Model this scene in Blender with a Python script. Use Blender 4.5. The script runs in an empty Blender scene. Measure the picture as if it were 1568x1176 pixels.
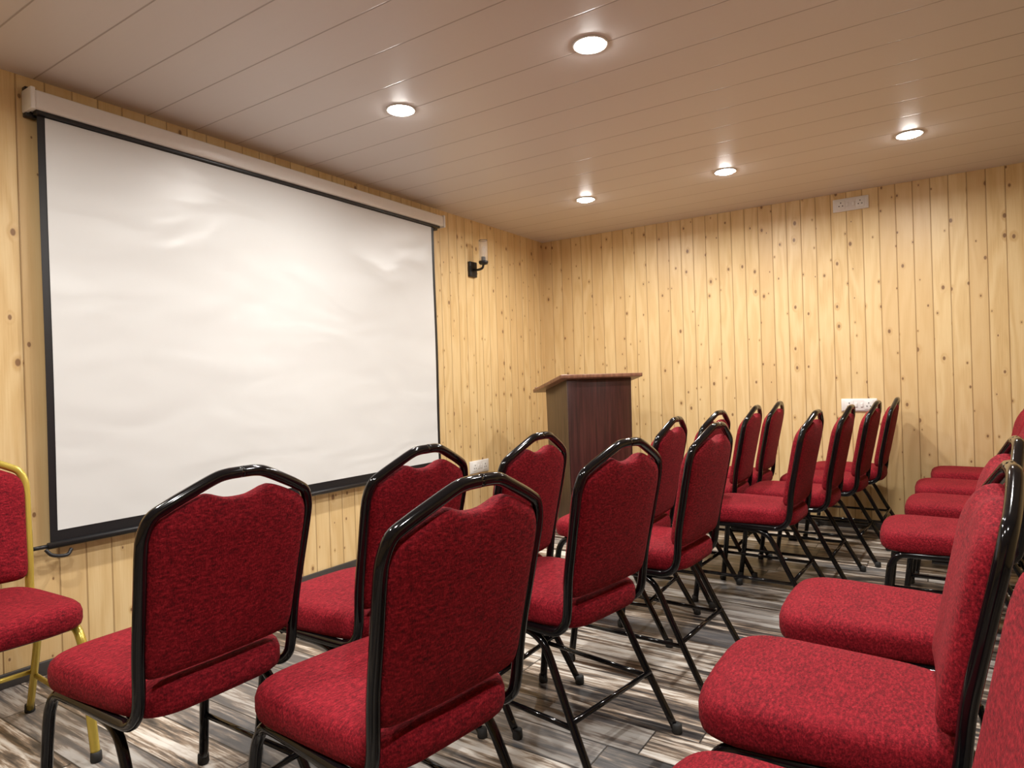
import bpy, bmesh, math, random
from mathutils import Matrix, Vector
random.seed(7)
A_, B_, H_ = 2.943, 5.067, 2.333      # screen wall at x=-A_, far wall at y=B_, ceiling height
XR, YF = 1.85, -2.3                   # unseen right / rear walls
scn = bpy.context.scene
try:
    scn.view_settings.view_transform = 'Standard'
except Exception: pass

# ------------------------------------------------------------ node helpers
class NT:
    def __init__(s, name):
        s.m = bpy.data.materials.new(name); s.m.use_nodes = True
        s.t = s.m.node_tree; s.b = s.t.nodes['Principled BSDF']
    def n(s, typ, **kw):
        nd = s.t.nodes.new(typ)
        for k, v in kw.items(): setattr(nd, k, v)
        return nd
    def set(s, sock, v):
        if isinstance(v, bpy.types.NodeSocket): s.t.links.new(v, sock)
        else: sock.default_value = v
    def math(s, op, a, b=0.0, c=None, clamp=False):
        nd = s.n('ShaderNodeMath', operation=op); nd.use_clamp = clamp
        s.set(nd.inputs[0], a); s.set(nd.inputs[1], b)
        if c is not None: s.set(nd.inputs[2], c)
        return nd.outputs[0]
    def pos(s, obj=True):
        tc = s.n('ShaderNodeTexCoord'); sp = s.n('ShaderNodeSeparateXYZ')
        s.t.links.new(tc.outputs['Object'], sp.inputs[0]); return sp.outputs, tc.outputs['Object']
    def comb(s, x, y, z):
        nd = s.n('ShaderNodeCombineXYZ')
        for i, v in enumerate((x, y, z)): s.set(nd.inputs[i], v)
        return nd.outputs[0]
    def noise(s, vec, scale=1, detail=4, rough=.55, dist=0, col=False):
        nd = s.n('ShaderNodeTexNoise'); s.set(nd.inputs['Vector'], vec)
        nd.inputs['Scale'].default_value = scale; nd.inputs['Detail'].default_value = detail
        nd.inputs['Roughness'].default_value = rough; nd.inputs['Distortion'].default_value = dist
        return nd.outputs['Color' if col else 'Fac']
    def white(s, v):
        nd = s.n('ShaderNodeTexWhiteNoise', noise_dimensions='3D'); s.set(nd.inputs['Vector'], v)
        return nd.outputs['Value'], nd.outputs['Color']
    def ramp(s, fac, stops, interp='LINEAR'):
        nd = s.n('ShaderNodeValToRGB'); s.set(nd.inputs[0], fac); cr = nd.color_ramp; cr.interpolation = interp
        while len(cr.elements) < len(stops): cr.elements.new(.5)
        for e, (p, c) in zip(cr.elements, stops):
            e.position = p; e.color = (*c, 1) if not isinstance(c, float) else (c, c, c, 1)
        return nd.outputs[0]
    def mix(s, fac, a, b, typ='MIX'):
        nd = s.n('ShaderNodeMix', data_type='RGBA', blend_type=typ)
        s.set(nd.inputs[0], fac)
        s.set(nd.inputs[6], a if isinstance(a, bpy.types.NodeSocket) else (*a, 1))
        s.set(nd.inputs[7], b if isinstance(b, bpy.types.NodeSocket) else (*b, 1))
        return nd.outputs[2]
    def sstep(s, v, lo, hi, a=0., b=1.):
        nd = s.n('ShaderNodeMapRange', interpolation_type='SMOOTHSTEP')
        s.set(nd.inputs[0], v)
        for i, x in enumerate((lo, hi, a, b)): s.set(nd.inputs[i+1], x)
        return nd.outputs[0]
    def bump(s, h, strength=.3, dist=.01):
        nd = s.n('ShaderNodeBump'); nd.inputs['Strength'].default_value = strength
        nd.inputs['Distance'].default_value = dist; s.set(nd.inputs['Height'], h)
        s.t.links.new(nd.outputs[0], s.b.inputs['Normal'])
    def out(s, col=None, rough=None, **kw):
        if col is not None:
            s.set(s.b.inputs['Base Color'], col if isinstance(col, bpy.types.NodeSocket) else (*col, 1))
        if rough is not None: s.set(s.b.inputs['Roughness'], rough)
        for k, v in kw.items(): s.set(s.b.inputs[k.replace('_', ' ')], v)
        return s.m

def pine_material(name, axis):
    m = NT(name); P, vec = m.pos()
    u = P[axis]; z = P[2]
    w = .098
    q = m.math('DIVIDE', m.math('ADD', u, 20.0), w)
    idx = m.math('FLOOR', q); fr = m.math('FRACT', q)
    rv, rc = m.white(m.comb(idx, 3.3, axis*7.1))
    off = m.math('MULTIPLY', rv, 37.0)
    zz = m.math('ADD', z, off)
    # knots
    kv = m.comb(m.math('MULTIPLY', m.math('ADD', u, off), 10.0), m.math('MULTIPLY', zz, 6.2), 0.0)
    vo = m.n('ShaderNodeTexVoronoi', voronoi_dimensions='2D', feature='F1'); m.set(vo.inputs['Vector'], kv)
    vo.inputs['Scale'].default_value = 1.0; vo.inputs['Randomness'].default_value = 1.0
    kd = vo.outputs['Distance']
    sep = m.n('ShaderNodeSeparateColor'); m.set(sep.inputs[0], vo.outputs['Color'])
    size = m.math('MULTIPLY_ADD', m.math('POWER', sep.outputs[0], 2.5), .070, .033)
    on = m.math('GREATER_THAN', sep.outputs[1], .36)
    knot = m.math('MULTIPLY', on, m.sstep(m.math('DIVIDE', kd, size), .7, 1.2, 1., 0.))
    halo = m.math('MULTIPLY', on, m.sstep(m.math('DIVIDE', kd, size), 1.0, 3.2, 1., 0.))
    # grain (cathedral lines)
    warp = m.noise(m.comb(m.math('MULTIPLY', u, 7.0), m.math('MULTIPLY', zz, 1.1), off), 1, 2, .5)
    gx = m.math('ADD', m.math('MULTIPLY', u, 60.0), m.math('MULTIPLY', warp, 34.0))
    gx = m.math('ADD', gx, m.math('MULTIPLY', halo, 4.0))
    ring = m.math('SINE', gx)
    fine = m.noise(m.comb(m.math('MULTIPLY', u, 260.0), m.math('MULTIPLY', zz, 6.0), off), 1, 3, .6)
    g = m.math('ADD', m.math('MULTIPLY', ring, .18), m.math('MULTIPLY', fine, .8))
    base = m.ramp(g, [(.1, (.745, .560, .295)), (.5, (.665, .468, .220)), (.85, (.555, .358, .148))])
    tone = m.mix(m.math('MULTIPLY', rv, .50), base, (.745, .555, .290))
    tone = m.mix(m.math('MULTIPLY', m.math('GREATER_THAN', rv, .70), .30), tone, (.53, .325, .13))
    tone = m.mix(m.math('MULTIPLY', halo, .30), tone, (.47, .26, .095))
    tone = m.mix(m.math('MULTIPLY', knot, .82), tone, (.16, .070, .03))
    edge = m.math('MINIMUM', fr, m.math('SUBTRACT', 1.0, fr))
    groove = m.sstep(edge, .010, .040, 1., 0.)
    tone = m.mix(m.math('MULTIPLY', groove, .55), tone, (.25, .125, .045))
    m.bump(m.math('ADD', m.math('MULTIPLY', groove, -1.0), m.math('MULTIPLY', fine, .05)), .6, .006)
    return m.out(tone, .42)

def ceiling_material():
    m = NT('ceiling_panels'); P, vec = m.pos()
    q = m.math('DIVIDE', m.math('ADD', P[1], 10.0-1.23+.22*45), .22)
    fr = m.math('FRACT', q); idx = m.math('FLOOR', q)
    rv, _ = m.white(m.comb(idx, 1.0, 2.0))
    g = m.noise(m.comb(m.math('MULTIPLY', P[0], 2.0), m.math('MULTIPLY', P[1], 90.0), rv), 1, 3)
    edge = m.math('MINIMUM', fr, m.math('SUBTRACT', 1.0, fr))
    gr = m.sstep(edge, .006, .019, 1., 0.)
    col = m.mix(m.math('MULTIPLY', rv, .3), (.655, .615, .595), (.60, .555, .525))
    col = m.mix(m.math('MULTIPLY', g, .12), col, (.52, .47, .43))
    col = m.mix(m.math('MULTIPLY', gr, .60), col, (.22, .17, .145))
    m.bump(m.math('MULTIPLY', gr, -1.0), .45, .0035)
    return m.out(col, .38)

def floor_material():
    m = NT('distressed_plank_floor'); P, vec = m.pos()
    w = .145
    q = m.math('DIVIDE', m.math('ADD', P[1], 10.0), w); row = m.math('FLOOR', q); fy = m.math('FRACT', q)
    rr, _ = m.white(m.comb(row, 5.0, 1.0))
    qx = m.math('DIVIDE', m.math('ADD', m.math('ADD', P[0], 10.0), m.math('MULTIPLY', rr, 1.2)), 1.2)
    col_i = m.math('FLOOR', qx); fx = m.math('FRACT', qx)
    rv, rc = m.white(m.comb(row, col_i, 9.0))
    off = m.math('MULTIPLY', rv, 50.0)
    st = m.noise(m.comb(m.math('ADD', m.math('MULTIPLY', P[0], 2.0), off), m.math('MULTIPLY', P[1], 24.0), off), 1, 6, .66, .5)
    st2 = m.noise(m.comb(m.math('ADD', m.math('MULTIPLY', P[0], 5.0), off), m.math('MULTIPLY', P[1], 70.0), off), 1, 5, .65, .2)
    s = m.math('ADD', m.math('MULTIPLY', st, .66), m.math('MULTIPLY', st2, .34))
    s = m.math('ADD', s, m.math('MULTIPLY_ADD', rv, .10, -.04))
    s = m.math('MULTIPLY_ADD', m.math('SUBTRACT', s, .5), 1.9, .505)
    col = m.ramp(s, [(.28, (.020, .019, .020)), (.40, (.060, .055, .054)), (.48, (.145, .12, .10)),
                     (.55, (.30, .225, .165)), (.61, (.57, .51, .44)), (.72, (.74, .71, .66))])
    gry = m.mix(.5, col, (.14, .145, .155))
    col = m.mix(m.math('GREATER_THAN', m.math('FRACT', m.math('MULTIPLY', rv, 7.0)), .6), col, gry)
    ey = m.math('MINIMUM', fy, m.math('SUBTRACT', 1.0, fy)); ex = m.math('MINIMUM', fx, m.math('SUBTRACT', 1.0, fx))
    gr = m.math('MAXIMUM', m.sstep(ey, .008, .025, 1., 0.), m.sstep(ex, .0012, .003, 1., 0.))
    col = m.mix(m.math('MULTIPLY', gr, .85), col, (.012, .01, .01))
    m.bump(m.math('SUBTRACT', m.math('MULTIPLY', s, .4), gr), .3, .003)
    return m.out(col, m.sstep(s, .3, .7, .28, .40))

def fabric(name, c1, c2, c3):
    m = NT(name); P, vec = m.pos()
    weave = m.noise(m.comb(m.math('MULTIPLY', P[0], 340.0), m.math('MULTIPLY', P[1], 340.0), m.math('MULTIPLY', P[2], 170.0)), 1, 3, .6)
    slub = m.noise(m.comb(m.math('MULTIPLY', P[0], 75.0), m.math('MULTIPLY', P[1], 190.0), m.math('MULTIPLY', P[2], 190.0)), 1, 3, .6)
    big = m.noise(vec, 9, 3)
    s = m.math('ADD', m.math('MULTIPLY', weave, .45), m.math('MULTIPLY', slub, .55))
    col = m.ramp(s, [(.34, c1), (.50, c2), (.66, c3)])
    col = m.mix(m.math('MULTIPLY', m.sstep(big, .45, .75), .12), col, c3)
    m.bump(s, .65, .004)
    return m.out(col, .85, Sheen_Weight=.05, Sheen_Roughness=.4, Sheen_Tint=(1, .25, .25, 1), Specular_IOR_Level=.18)

def simple(name, col, rough=.5, **kw):
    m = NT(name); P, vec = m.pos()
    n = m.noise(vec, 40, 3)
    c = m.mix(m.math('MULTIPLY', n, .25), col, tuple(x*.8 for x in col))
    return m.out(c, rough, **kw)

def veneer(name, c1, c2, rough=.3):
    m = NT(name); P, vec = m.pos()
    n = m.noise(m.comb(m.math('MULTIPLY', P[0], 55.0), m.math('MULTIPLY', P[1], 55.0), m.math('MULTIPLY', P[2], 2.2)), 1, 4, .6, .4)
    return m.out(m.ramp(n, [(.35, c1), (.65, c2)]), rough)

def screen_fabric():
    m = NT('projector_screen_fabric'); P, vec = m.pos()
    n1 = m.noise(m.comb(0.0, m.math('MULTIPLY', P[1], 2.0), m.math('MULTIPLY', P[2], 4.8)), 1, 1.5, .4, .5)
    n2 = m.noise(vec, 900, 2)
    m.bump(m.math('ADD', n1, m.math('MULTIPLY', n2, .003)), .33, .05)
    return m.out((.69, .705, .70), .36, Specular_IOR_Level=.42)

M = dict(
 pineY=pine_material('pine_planks_side', 1), pineX=pine_material('pine_planks_end', 0),
 ceil=ceiling_material(), floor=floor_material(),
 red=fabric('red_chenille', (.048, .0012, .004), (.175, .0035, .010), (.345, .015, .026)),
 black=simple('black_gloss_tube', (.004, .004, .005), .10, Specular_IOR_Level=.4),
 gold=simple('gold_paint_tube', (.56, .43, .08), .24, Metallic=.45),
 rubber=simple('rubber_glide', (.015, .015, .015), .7),
 white=simple('white_plastic', (.78, .77, .74), .35),
 housing=simple('white_painted_metal', (.76, .74, .71), .35),
 blackp=simple('black_plastic', (.010, .010, .012), .4),
 base=simple('dark_skirting', (.045, .040, .038), .45),
 mar=veneer('dark_mahogany_veneer', (.026, .008, .007), (.058, .016, .014), .28),
 brn=veneer('brown_veneer', (.065, .040, .023), (.12, .074, .042), .35),
 brn2=veneer('walnut_veneer', (.16, .075, .045), (.27, .13, .08), .3),
 screen=screen_fabric(),
)
g = NT('clear_glass'); M['glass'] = g.out((.9, .92, .94), .04, Alpha=.12, Specular_IOR_Level=.9)
e = NT('downlight_lens'); M['lens'] = e.out((1, 1, 1), .5, Emission_Color=(1, .97, .93, 1), Emission_Strength=110.0)

# ------------------------------------------------------------ mesh builder
class MB:
    def __init__(s): s.v = []; s.f = []; s.mi = []; s.sm = []; s.mats = []
    def mat(s, k):
        if M[k] not in s.mats: s.mats.append(M[k])
        return s.mats.index(M[k])
    def raw(s, vs, fs, k, smooth=False, mx=None):
        o = len(s.v); s.v += [tuple(mx @ Vector(v)) if mx else tuple(v) for v in vs]; i = s.mat(k)
        for f in fs: s.f.append([o+j for j in f]); s.mi.append(i); s.sm.append(smooth)
    def box(s, lo, hi, k, bev=0, mx=None, seg=2):
        vs = [(x, y, z) for x in (lo[0], hi[0]) for y in (lo[1], hi[1]) for z in (lo[2], hi[2])]
        s.hexa(vs, k, bev, mx, seg)
    def hexa(s, vs, k, bev=0, mx=None, seg=2):
        bm = bmesh.new(); V = [bm.verts.new(v) for v in vs]
        for f in ((0,1,3,2),(4,6,7,5),(0,4,5,1),(2,3,7,6),(0,2,6,4),(1,5,7,3)): bm.faces.new([V[i] for i in f])
        bmesh.ops.recalc_face_normals(bm, faces=bm.faces)
        if bev: bmesh.ops.bevel(bm, geom=bm.edges[:], offset=bev, segments=seg, profile=.5, affect='EDGES')
        bm.verts.index_update()
        s.raw([v.co[:] for v in bm.verts], [[v.index for v in f.verts] for f in bm.faces], k, bev > 0, mx); bm.free()
    def tube(s, pts, r, k, n=10, sub=6, closed=False, smooth=True, mx=None):
        P = [Vector(p) for p in pts]
        if sub > 1 and len(P) > 2:
            Q = []
            for i in range(len(P)-1):
                p0 = P[i-1] if i else P[0]*2-P[1]; p1 = P[i]; p2 = P[i+1]
                p3 = P[i+2] if i+2 < len(P) else P[-1]*2-P[-2]
                for j in range(sub):
                    t = j/sub
                    Q.append(.5*((2*p1)+(p2-p0)*t+(2*p0-5*p1+4*p2-p3)*t*t+(3*p1-p0-3*p2+p3)*t**3))
            Q.append(P[-1]); P = Q
        T = [(P[min(i+1, len(P)-1)]-P[max(i-1, 0)]).normalized() for i in range(len(P))]
        nrm = T[0].orthogonal().normalized(); vs = []; fs = []
        for i, p in enumerate(P):
            nrm = (nrm - T[i]*nrm.dot(T[i])).normalized(); bi = T[i].cross(nrm)
            for a in range(n):
                th = 2*math.pi*a/n; vs.append(p+(nrm*math.cos(th)+bi*math.sin(th))*r)
        for i in range(len(P)-1):
            for a in range(n): fs.append([i*n+a, i*n+(a+1) % n, (i+1)*n+(a+1) % n, (i+1)*n+a])
        fs.append(list(range(n))[::-1]); fs.append([(len(P)-1)*n+a for a in range(n)])
        s.raw([v[:] for v in vs], fs, k, smooth, mx)
    def rings(s, rings, k, smooth=True, mx=None):
        """closed loft; first and last ring capped"""
        n = len(rings[0]); vs = [p for R in rings for p in R]; fs = []
        for i in range(len(rings)-1):
            for a in range(n): fs.append([i*n+a, i*n+(a+1) % n, (i+1)*n+(a+1) % n, (i+1)*n+a])
        for base, R in ((0, rings[0]), ((len(rings)-1)*n, rings[-1])):
            c = len(vs); vs.append(tuple(sum(p[j] for p in R)/n for j in range(3)))
            for a in range(n):
                t = [base+a, base+(a+1) % n, c]; fs.append(t if base else t[::-1])
        s.raw(vs, fs, k, smooth, mx)
    def lathe(s, prof, k, n=32, mx=None, smooth=True):
        s.rings([[(r*math.cos(2*math.pi*a/n), r*math.sin(2*math.pi*a/n), z) for a in range(n)] for r, z in prof], k, smooth, mx)
    def mesh(s, name):
        me = bpy.data.meshes.new(name); me.from_pydata(s.v, [], s.f)
        for m in s.mats: me.materials.append(m)
        me.polygons.foreach_set('material_index', s.mi); me.polygons.foreach_set('use_smooth', s.sm)
        bm = bmesh.new(); bm.from_mesh(me); bmesh.ops.recalc_face_normals(bm, faces=bm.faces); bm.to_mesh(me); bm.free()
        me.update(); return me
    def obj(s, name, loc=(0, 0, 0), rz=0):
        return put(s.mesh(name), name, loc, rz)
def put(me, name, loc=(0, 0, 0), rz=0):
    o = bpy.data.objects.new(name, me); o.location = loc; o.rotation_euler = (0, 0, rz)
    bpy.context.collection.objects.link(o); return o

# ------------------------------------------------------------ room shell
def slab(name, lo, hi, k):
    b = MB(); b.box(lo, hi, k); return b.obj(name)
T = .12
slab('floor', (-A_-T, YF-T, -T), (XR+T, B_+T, 0), 'floor')
slab('ceiling', (-A_-T, YF-T, H_), (XR+T, B_+T, H_+T), 'ceil')
slab('wall_left', (-A_-T, YF-T, 0), (-A_, B_+T, H_), 'pineY')
slab('wall_right', (XR, YF-T, 0), (XR+T, B_+T, H_), 'pineY')
slab('wall_back', (-A_, B_, 0), (XR, B_+T, H_), 'pineX')
slab('wall_front', (-A_, YF-T, 0), (XR, YF, H_), 'pineX')
bt, bh = .012, .055
for nm, lo, hi in (('left', (-A_, YF, 0), (-A_+bt, B_, bh)), ('right', (XR-bt, YF, 0), (XR, B_, bh)),
                   ('back', (-A_+bt, B_-bt, 0), (XR-bt, B_, bh)), ('front', (-A_+bt, YF, 0), (XR-bt, YF+bt, bh))):
    b = MB(); b.box(lo, hi, 'base', .003); b.obj('baseboard_'+nm)

# ------------------------------------------------------------ downlights
lb = MB()
lb.lathe([(.054, 0.004), (.058, -.003), (.062, -.005), (.066, -.004), (.068, 0.0)], 'white')
lb.lathe([(.001, -.017), (.020, -.016), (.038, -.012), (.050, -.006), (.057, -.001)], 'lens')
lme = lb.mesh('recessed_downlight')
for yy in (4.06, 2.21, .36):
    for xx in (-2.0, -1.05, -.09):
        put(lme, 'recessed_downlight', (xx, yy, H_-.0005))
        L = bpy.data.lights.new('downlight_lamp', 'AREA'); L.shape = 'DISK'; L.size = .09
        L.energy = 17.0; L.color = (1, .96, .905); L.spread = math.radians(170)
        lo = bpy.data.objects.new('downlight_lamp', L); lo.location = (xx, yy, H_-.020)
        bpy.context.collection.objects.link(lo)

# ------------------------------------------------------------ banquet chair (front = +Y)
def back_y(z, x=0): return -.197-.205*(z-.43)+.25*x*x
def chair(frame):
    b = MB(); r = .0130
    for sx in (-1, 1):
        pts = [(sx*.205, .235, .010), (sx*.200, .215, .16), (sx*.196, .198, .31), (sx*.193, .188, .352), (sx*.191, .165, .381), (sx*.190, .125, .388),
               (sx*.188, 0, .388), (sx*.186, -.11, .387), (sx*.186, -.155, .391), (sx*.187, -.186, .412), (sx*.187, back_y(.45), .45),
               (sx*.191, back_y(.55, .19), .55), (sx*.196, back_y(.66, .2), .66), (sx*.201, back_y(.76, .2), .76), (sx*.1995, back_y(.80, .2), .800),
               (sx*.187, back_y(.832, .19), .833), (sx*.158, back_y(.853, .16), .852), (sx*.110, back_y(.874, .11), .875), (sx*.062, back_y(.895, .06), .896),
               (sx*.035, back_y(.90, .03), .902), (0, back_y(.90), .903)]
        b.tube(pts, r, frame, 10, 5)
        b.tube([(sx*.176, .06, .372), (sx*.178, -.03, .372), (sx*.180, -.085, .360), (sx*.184, -.125, .325), (sx*.192, -.19, .20), (sx*.205, -.295, .010)], .0115, frame, 10, 5)
        b.tube([(sx*.201, .217, .150), (sx*.198, -.222, .150)], .008, frame, 8, 1)
        for fy, fx in ((.236, .205), (-.298, .2055)):
            b.lathe([(.010, .030), (.0150, .028), (.0160, .004), (.013, 0.0)], 'rubber', 12, Matrix.Translation((sx*fx, fy, 0)))
    b.tube([(-.19, .125, .378), (.19, .125, .378)], .009, frame, 8, 1)
    b.tube([(-.186, -.10, .376), (.186, -.10, .376)], .009, frame, 8, 1)
    b.tube([(-.197, -.215, .165), (.197, -.215, .165)], .008, frame, 8, 1)
    # seat cushion
    def seat_out(sc, z, N=56):
        R = []
        for i in range(N):
            th = 2*math.pi*i/N; c, s_ = math.cos(th), math.sin(th); ex = 2/5.2
            x = math.copysign(abs(c)**ex, c); y = math.copysign(abs(s_)**ex, s_)
            hw = .199+.020*y
            fy = .220*y + (.010*(1-x*x) if y > 0 else 0)
            R.append((x*(hw-sc), fy*(1-sc/.22)+.003, z))
        return R
    b.rings([seat_out(.05, .392), seat_out(.018, .393), seat_out(.010, .399)], 'blackp')
    prof = [(.03, .3965), (.008, .398), (.001, .404), (-.002, .416), (-.002, .440), (.002, .454), (.010, .463), (.022, .469), (.05, .473), (.10, .475), (.16, .476)]
    b.rings([seat_out(s_, z) for s_, z in prof], 'red')
    # back cushion
    half = [(0, .484), (.09, .484), (.150, .485), (.172, .493), (.181, .515), (.184, .57), (.188, .66), (.193, .755), (.190, .795),
            (.176, .821), (.150, .837), (.115, .853), (.085, .864), (.070, .8645), (.052, .858), (.028, .851), (0, .849)]
    loop = half + [(-x, z) for x, z in half[-2:0:-1]]
    pts = []
    n = len(loop)
    for i in range(n):
        p0, p1, p2, p3 = [Vector(loop[(i+j) % n]) for j in (-1, 0, 1, 2)]
        for j in range(3):
            t = j/3; pts.append(.5*((2*p1)+(p2-p0)*t+(2*p0-5*p1+4*p2-p3)*t*t+(3*p1-p0-3*p2+p3)*t**3))
    C = Vector((0, .67))
    def ring(sc, off):
        out = []
        for p in pts:
            d = p-C; q = C+d*sc
            out.append((q.x, back_y(q.y, q.x)+off, q.y))
        return out
    b.rings([ring(s_, o_) for s_, o_ in ((.25, -.017), (.6, -.017), (.88, -.015), (.955, -.012), (.985, -.006), (1.0, .002), (1.0, .014), (.98, .026), (.93, .036), (.84, .042), (.6, .047), (.25, .049))], 'red')
    return b
cme = chair('black').mesh('banquet_chair')
def place(px, py, deg=0, me=cme, name='banquet_chair'):
    """px,py = position of the crown of the backrest on plan; chair faces -X when deg=0"""
    a = math.radians(90+deg); ly = back_y(.90)
    ox = px - (-math.sin(a)*ly); oy = py - (math.cos(a)*ly)
    return put(me, name, (ox, oy, 0), a)
row1 = [(-1.29, .87, 0), (-1.20, 1.39, -1), (-1.10, 1.85, 0), (-.94, 2.72, 2), (-.90, 3.24, -3), (-.85, 3.80, 1), (-.83, 4.33, 0)]
row2 = [(-.705, .96, -8), (-.73, 1.71, -10), (-.67, 2.38, -4), (-.465, 3.27, -3), (-.375, 3.77, -2), (-.29, 4.30, -4), (-.215, 4.80, -2)]
row3 = [(.150, .895, 2), (.105, 1.42, 1), (.155, 1.95, 0), (.32, 3.04, 0), (.385, 3.64, -2), (.41, 4.20, 0), (.48, 4.78, 0)]
for R in (row1, row2, row3):
    for x, y, d in R: place(x, y, d)
place(-2.65, .74, 180-3, chair('gold').mesh('gold_banquet_chair'), 'gold_banquet_chair')

# ------------------------------------------------------------ lectern (front = -Y)
b = MB(); w, dp = .26, .18
def hx(x0, x1, y0, y1, z0, zf, zr, k, bev=.003, tp=0):
    vs = []
    for x, sx in ((x0, 1), (x1, -1)):
        for y in (y0, y1):
            vs.append((x+tp*sx, y+(tp if y == y0 else -tp), z0)); vs.append((x, y, zf if y == y0 else zr))
    b.hexa(vs, k, bev)
hx(-w, w, -dp, dp, .09, 1.098, 1.03, 'brn', .004, .012)
hx(-w+.004, w-.004, -dp-.006, -dp+.012, .088, 1.096, 1.093, 'mar', .003, .012)
hx(-w+.012, w-.012, -dp+.008, dp-.012, 0.0, .092, .092, 'brn2', .003)
zf, zr = 1.122, 1.022
vs = []
for x in (-w-.065, w+.065):
    for y, z in ((-dp-.05, zf), (dp+.09, zr)):
        vs += [(x, y, z-.02), (x, y, z+.006)]
b.hexa(vs, 'brn2', .004)
b.box((-w-.05, dp+.082, zr-.005), (w+.05, dp+.092, zr+.022), 'brn2', .003)
b.obj('lectern', (-2.150, 4.305, 0), math.radians(54))

# ------------------------------------------------------------ projector screen
b = MB(); X0 = -A_
sy0, sy1, sz0, sz1 = 1.120, 3.495, .56, 2.185
xs = X0+.050
b.box((X0+.012, 1.10, 2.190), (X0+.088, 3.560, 2.262), 'housing', .008)
b.box((X0+.008, 1.085, 2.184), (X0+.092, 1.102, 2.268), 'white', .004)
b.box((X0+.008, 3.558, 2.184), (X0+.092, 3.575, 2.268), 'white', .004)
for yy in (1.11, 3.54):
    b.box((X0+.002, yy-.02, 2.17), (X0+.03, yy+.02, 2.285), 'blackp', .002)
b.box((X0+.035, 1.11, 2.176), (X0+.070, 3.54, 2.192), 'blackp', .003)
def sheet(y0, y1, z0, z1, k, dx, ny=60, nz=44, th=.0015):
    vs = []; fs = []
    for s_ in (0, 1):
        for i in range(ny+1):
            for j in range(nz+1):
                y = y0+(y1-y0)*i/ny; z = z0+(z1-z0)*j/nz
                wv = .004*math.sin(2.3*y+1.1*z)*math.sin(3.1*z+.6)+.0025*math.sin(5.1*z+2.2*y)
                vs.append((xs+dx+wv+(-th if s_ else 0), y, z))
    o = (ny+1)*(nz+1)
    for i in range(ny):
        for j in range(nz):
            a = i*(nz+1)+j; q = [a, a+nz+1, a+nz+2, a+1]; fs.append(q); fs.append([v+o for v in q[::-1]])
    b.raw(vs, fs, k, True)
sheet(sy0, sy1, sz0-.05, sz1, 'blackp', 0)
sheet(sy0+.026, sy1-.028, sz0+.0, sz1-.012, 'screen', .0025)
b.tube([(xs, sy0-.01, sz0-.055), (xs, sy1+.01, sz0-.055)], .013, 'blackp', 12, 1)
b.tube([(xs, sy0-.065, sz0-.055), (xs, sy0-.0, sz0-.055)], .008, 'blackp', 10, 1)
b.tube([(xs+.005, sy0-.02, sz0-.065), (xs+.015, sy0-.0, sz0-.09), (xs+.012, sy0+.05, sz0-.10), (xs+.005, sy0+.07, sz0-.08)], .007, 'blackp', 8, 5)
b.obj('projector_screen')

# ------------------------------------------------------------ wall sconce
b = MB(); cy = 3.985
b.box((X0, cy-.045, 1.895), (X0+.022, cy+.045, 2.010), 'blackp', .004)
b.tube([(X0+.015, cy, 1.95), (X0+.07, cy, 1.945), (X0+.105, cy, 1.955), (X0+.115, cy, 1.985)], .009, 'blackp', 10, 5)
mx = Matrix.Translation((X0+.115, cy, 0))
b.lathe([(.012, 1.975), (.030, 1.98), (.036, 1.992), (.036, 2.002), (.018, 2.006), (.016, 2.035), (.010, 2.037)], 'blackp', 24, mx)
N = 28
def circ(r, z): return [(X0+.115+r*math.cos(2*math.pi*a/N), cy+r*math.sin(2*math.pi*a/N), z) for a in range(N)]
rs = [circ(.034, 2.0), circ(.034, 2.16), circ(.0315, 2.16), circ(.0315, 2.0)]
fs = []
for i in range(4):
    for a in range(N): fs.append([i*N+a, i*N+(a+1) % N, ((i+1) % 4)*N+(a+1) % N, ((i+1) % 4)*N+a])
b.raw([p for R in rs for p in R], fs, 'glass', True)
b.lathe([(.010, 2.036), (.013, 2.05), (.020, 2.075), (.022, 2.09), (.016, 2.108), (.004, 2.116)], 'glass', 20, mx)
b.tube([(X0+.115, cy-.034, 2.158), (X0+.149, cy, 2.158), (X0+.115, cy+.034, 2.158)], .0022, 'blackp', 8, 6)
b.tube([(X0+.115, cy+.034, 2.158), (X0+.081, cy, 2.158), (X0+.115, cy-.034, 2.158)], .0022, 'blackp', 8, 6)
b.obj('wall_sconce')

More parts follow.
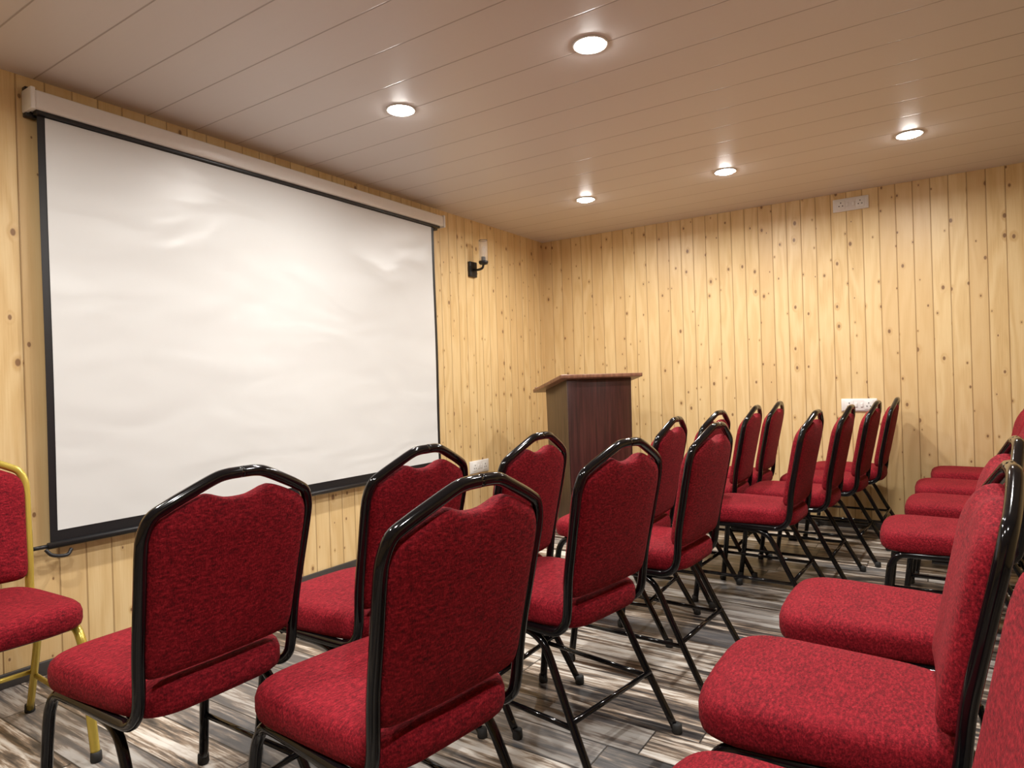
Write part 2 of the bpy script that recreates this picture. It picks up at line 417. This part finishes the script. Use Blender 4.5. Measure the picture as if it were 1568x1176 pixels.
# ------------------------------------------------------------ sockets
def outlet(name, c, axis, w, h, nsock=2):
    b = MB()
    b.box((-w/2, -.010, -h/2), (w/2, 0, h/2), 'white', .003)
    b.box((-w/2+.006, -.013, -h/2+.006), (w/2-.006, -.008, h/2-.006), 'housing', .002)
    for sx in (-1, 1):
        cx = sx*w*.27
        b.box((cx-.026, -.016, -.030), (cx+.026, -.011, .030), 'white', .002)
        for dx, dz in ((0, .014), (-.011, -.008), (.011, -.008)):
            b.lathe([(.001, .0), (.0038, .0), (.0038, .002), (.001, .002)], 'blackp', 10,
                    Matrix.Translation((cx+dx, -.0175, dz)) @ Matrix.Rotation(-math.pi/2, 4, 'X'))
        b.box((sx*.018-.008, -.018, -.015), (sx*.018+.008, -.011, .015), 'white', .003)
    rz = 0 if axis == 'back' else math.pi/2
    b.obj(name, c, rz)
outlet('power_socket', (X0, 4.0, .455), 'left', .24, .095)
outlet('power_socket', (-.47, B_, 2.245), 'back', .22, .088)
outlet('power_socket', (-.455, B_, .855), 'back', .22, .088)

# ------------------------------------------------------------ dim ambient
wd = bpy.data.worlds.new('World'); scn.world = wd; wd.use_nodes = True
wd.node_tree.nodes['Background'].inputs[0].default_value = (.02, .02, .02, 1)

# ------------------------------------------------------------ camera
yaw, pit, rol, ez, fpx = .5792, -.0010, -.0313, 1.0791, 995.3
fw = Vector((-math.sin(yaw)*math.cos(pit), math.cos(yaw)*math.cos(pit), math.sin(pit)))
r0 = Vector((math.cos(yaw), math.sin(yaw), 0)); u0 = r0.cross(fw)
r = math.cos(rol)*r0+math.sin(rol)*u0; u = -math.sin(rol)*r0+math.cos(rol)*u0
cd = bpy.data.cameras.new('camera'); co = bpy.data.objects.new('camera', cd); bpy.context.collection.objects.link(co)
cd.lens = fpx/1568*36; cd.sensor_width = 36; cd.clip_start = .02
co.matrix_world = Matrix(((r[0], u[0], -fw[0], 0), (r[1], u[1], -fw[1], 0), (r[2], u[2], -fw[2], ez), (0, 0, 0, 1)))
scn.camera = co
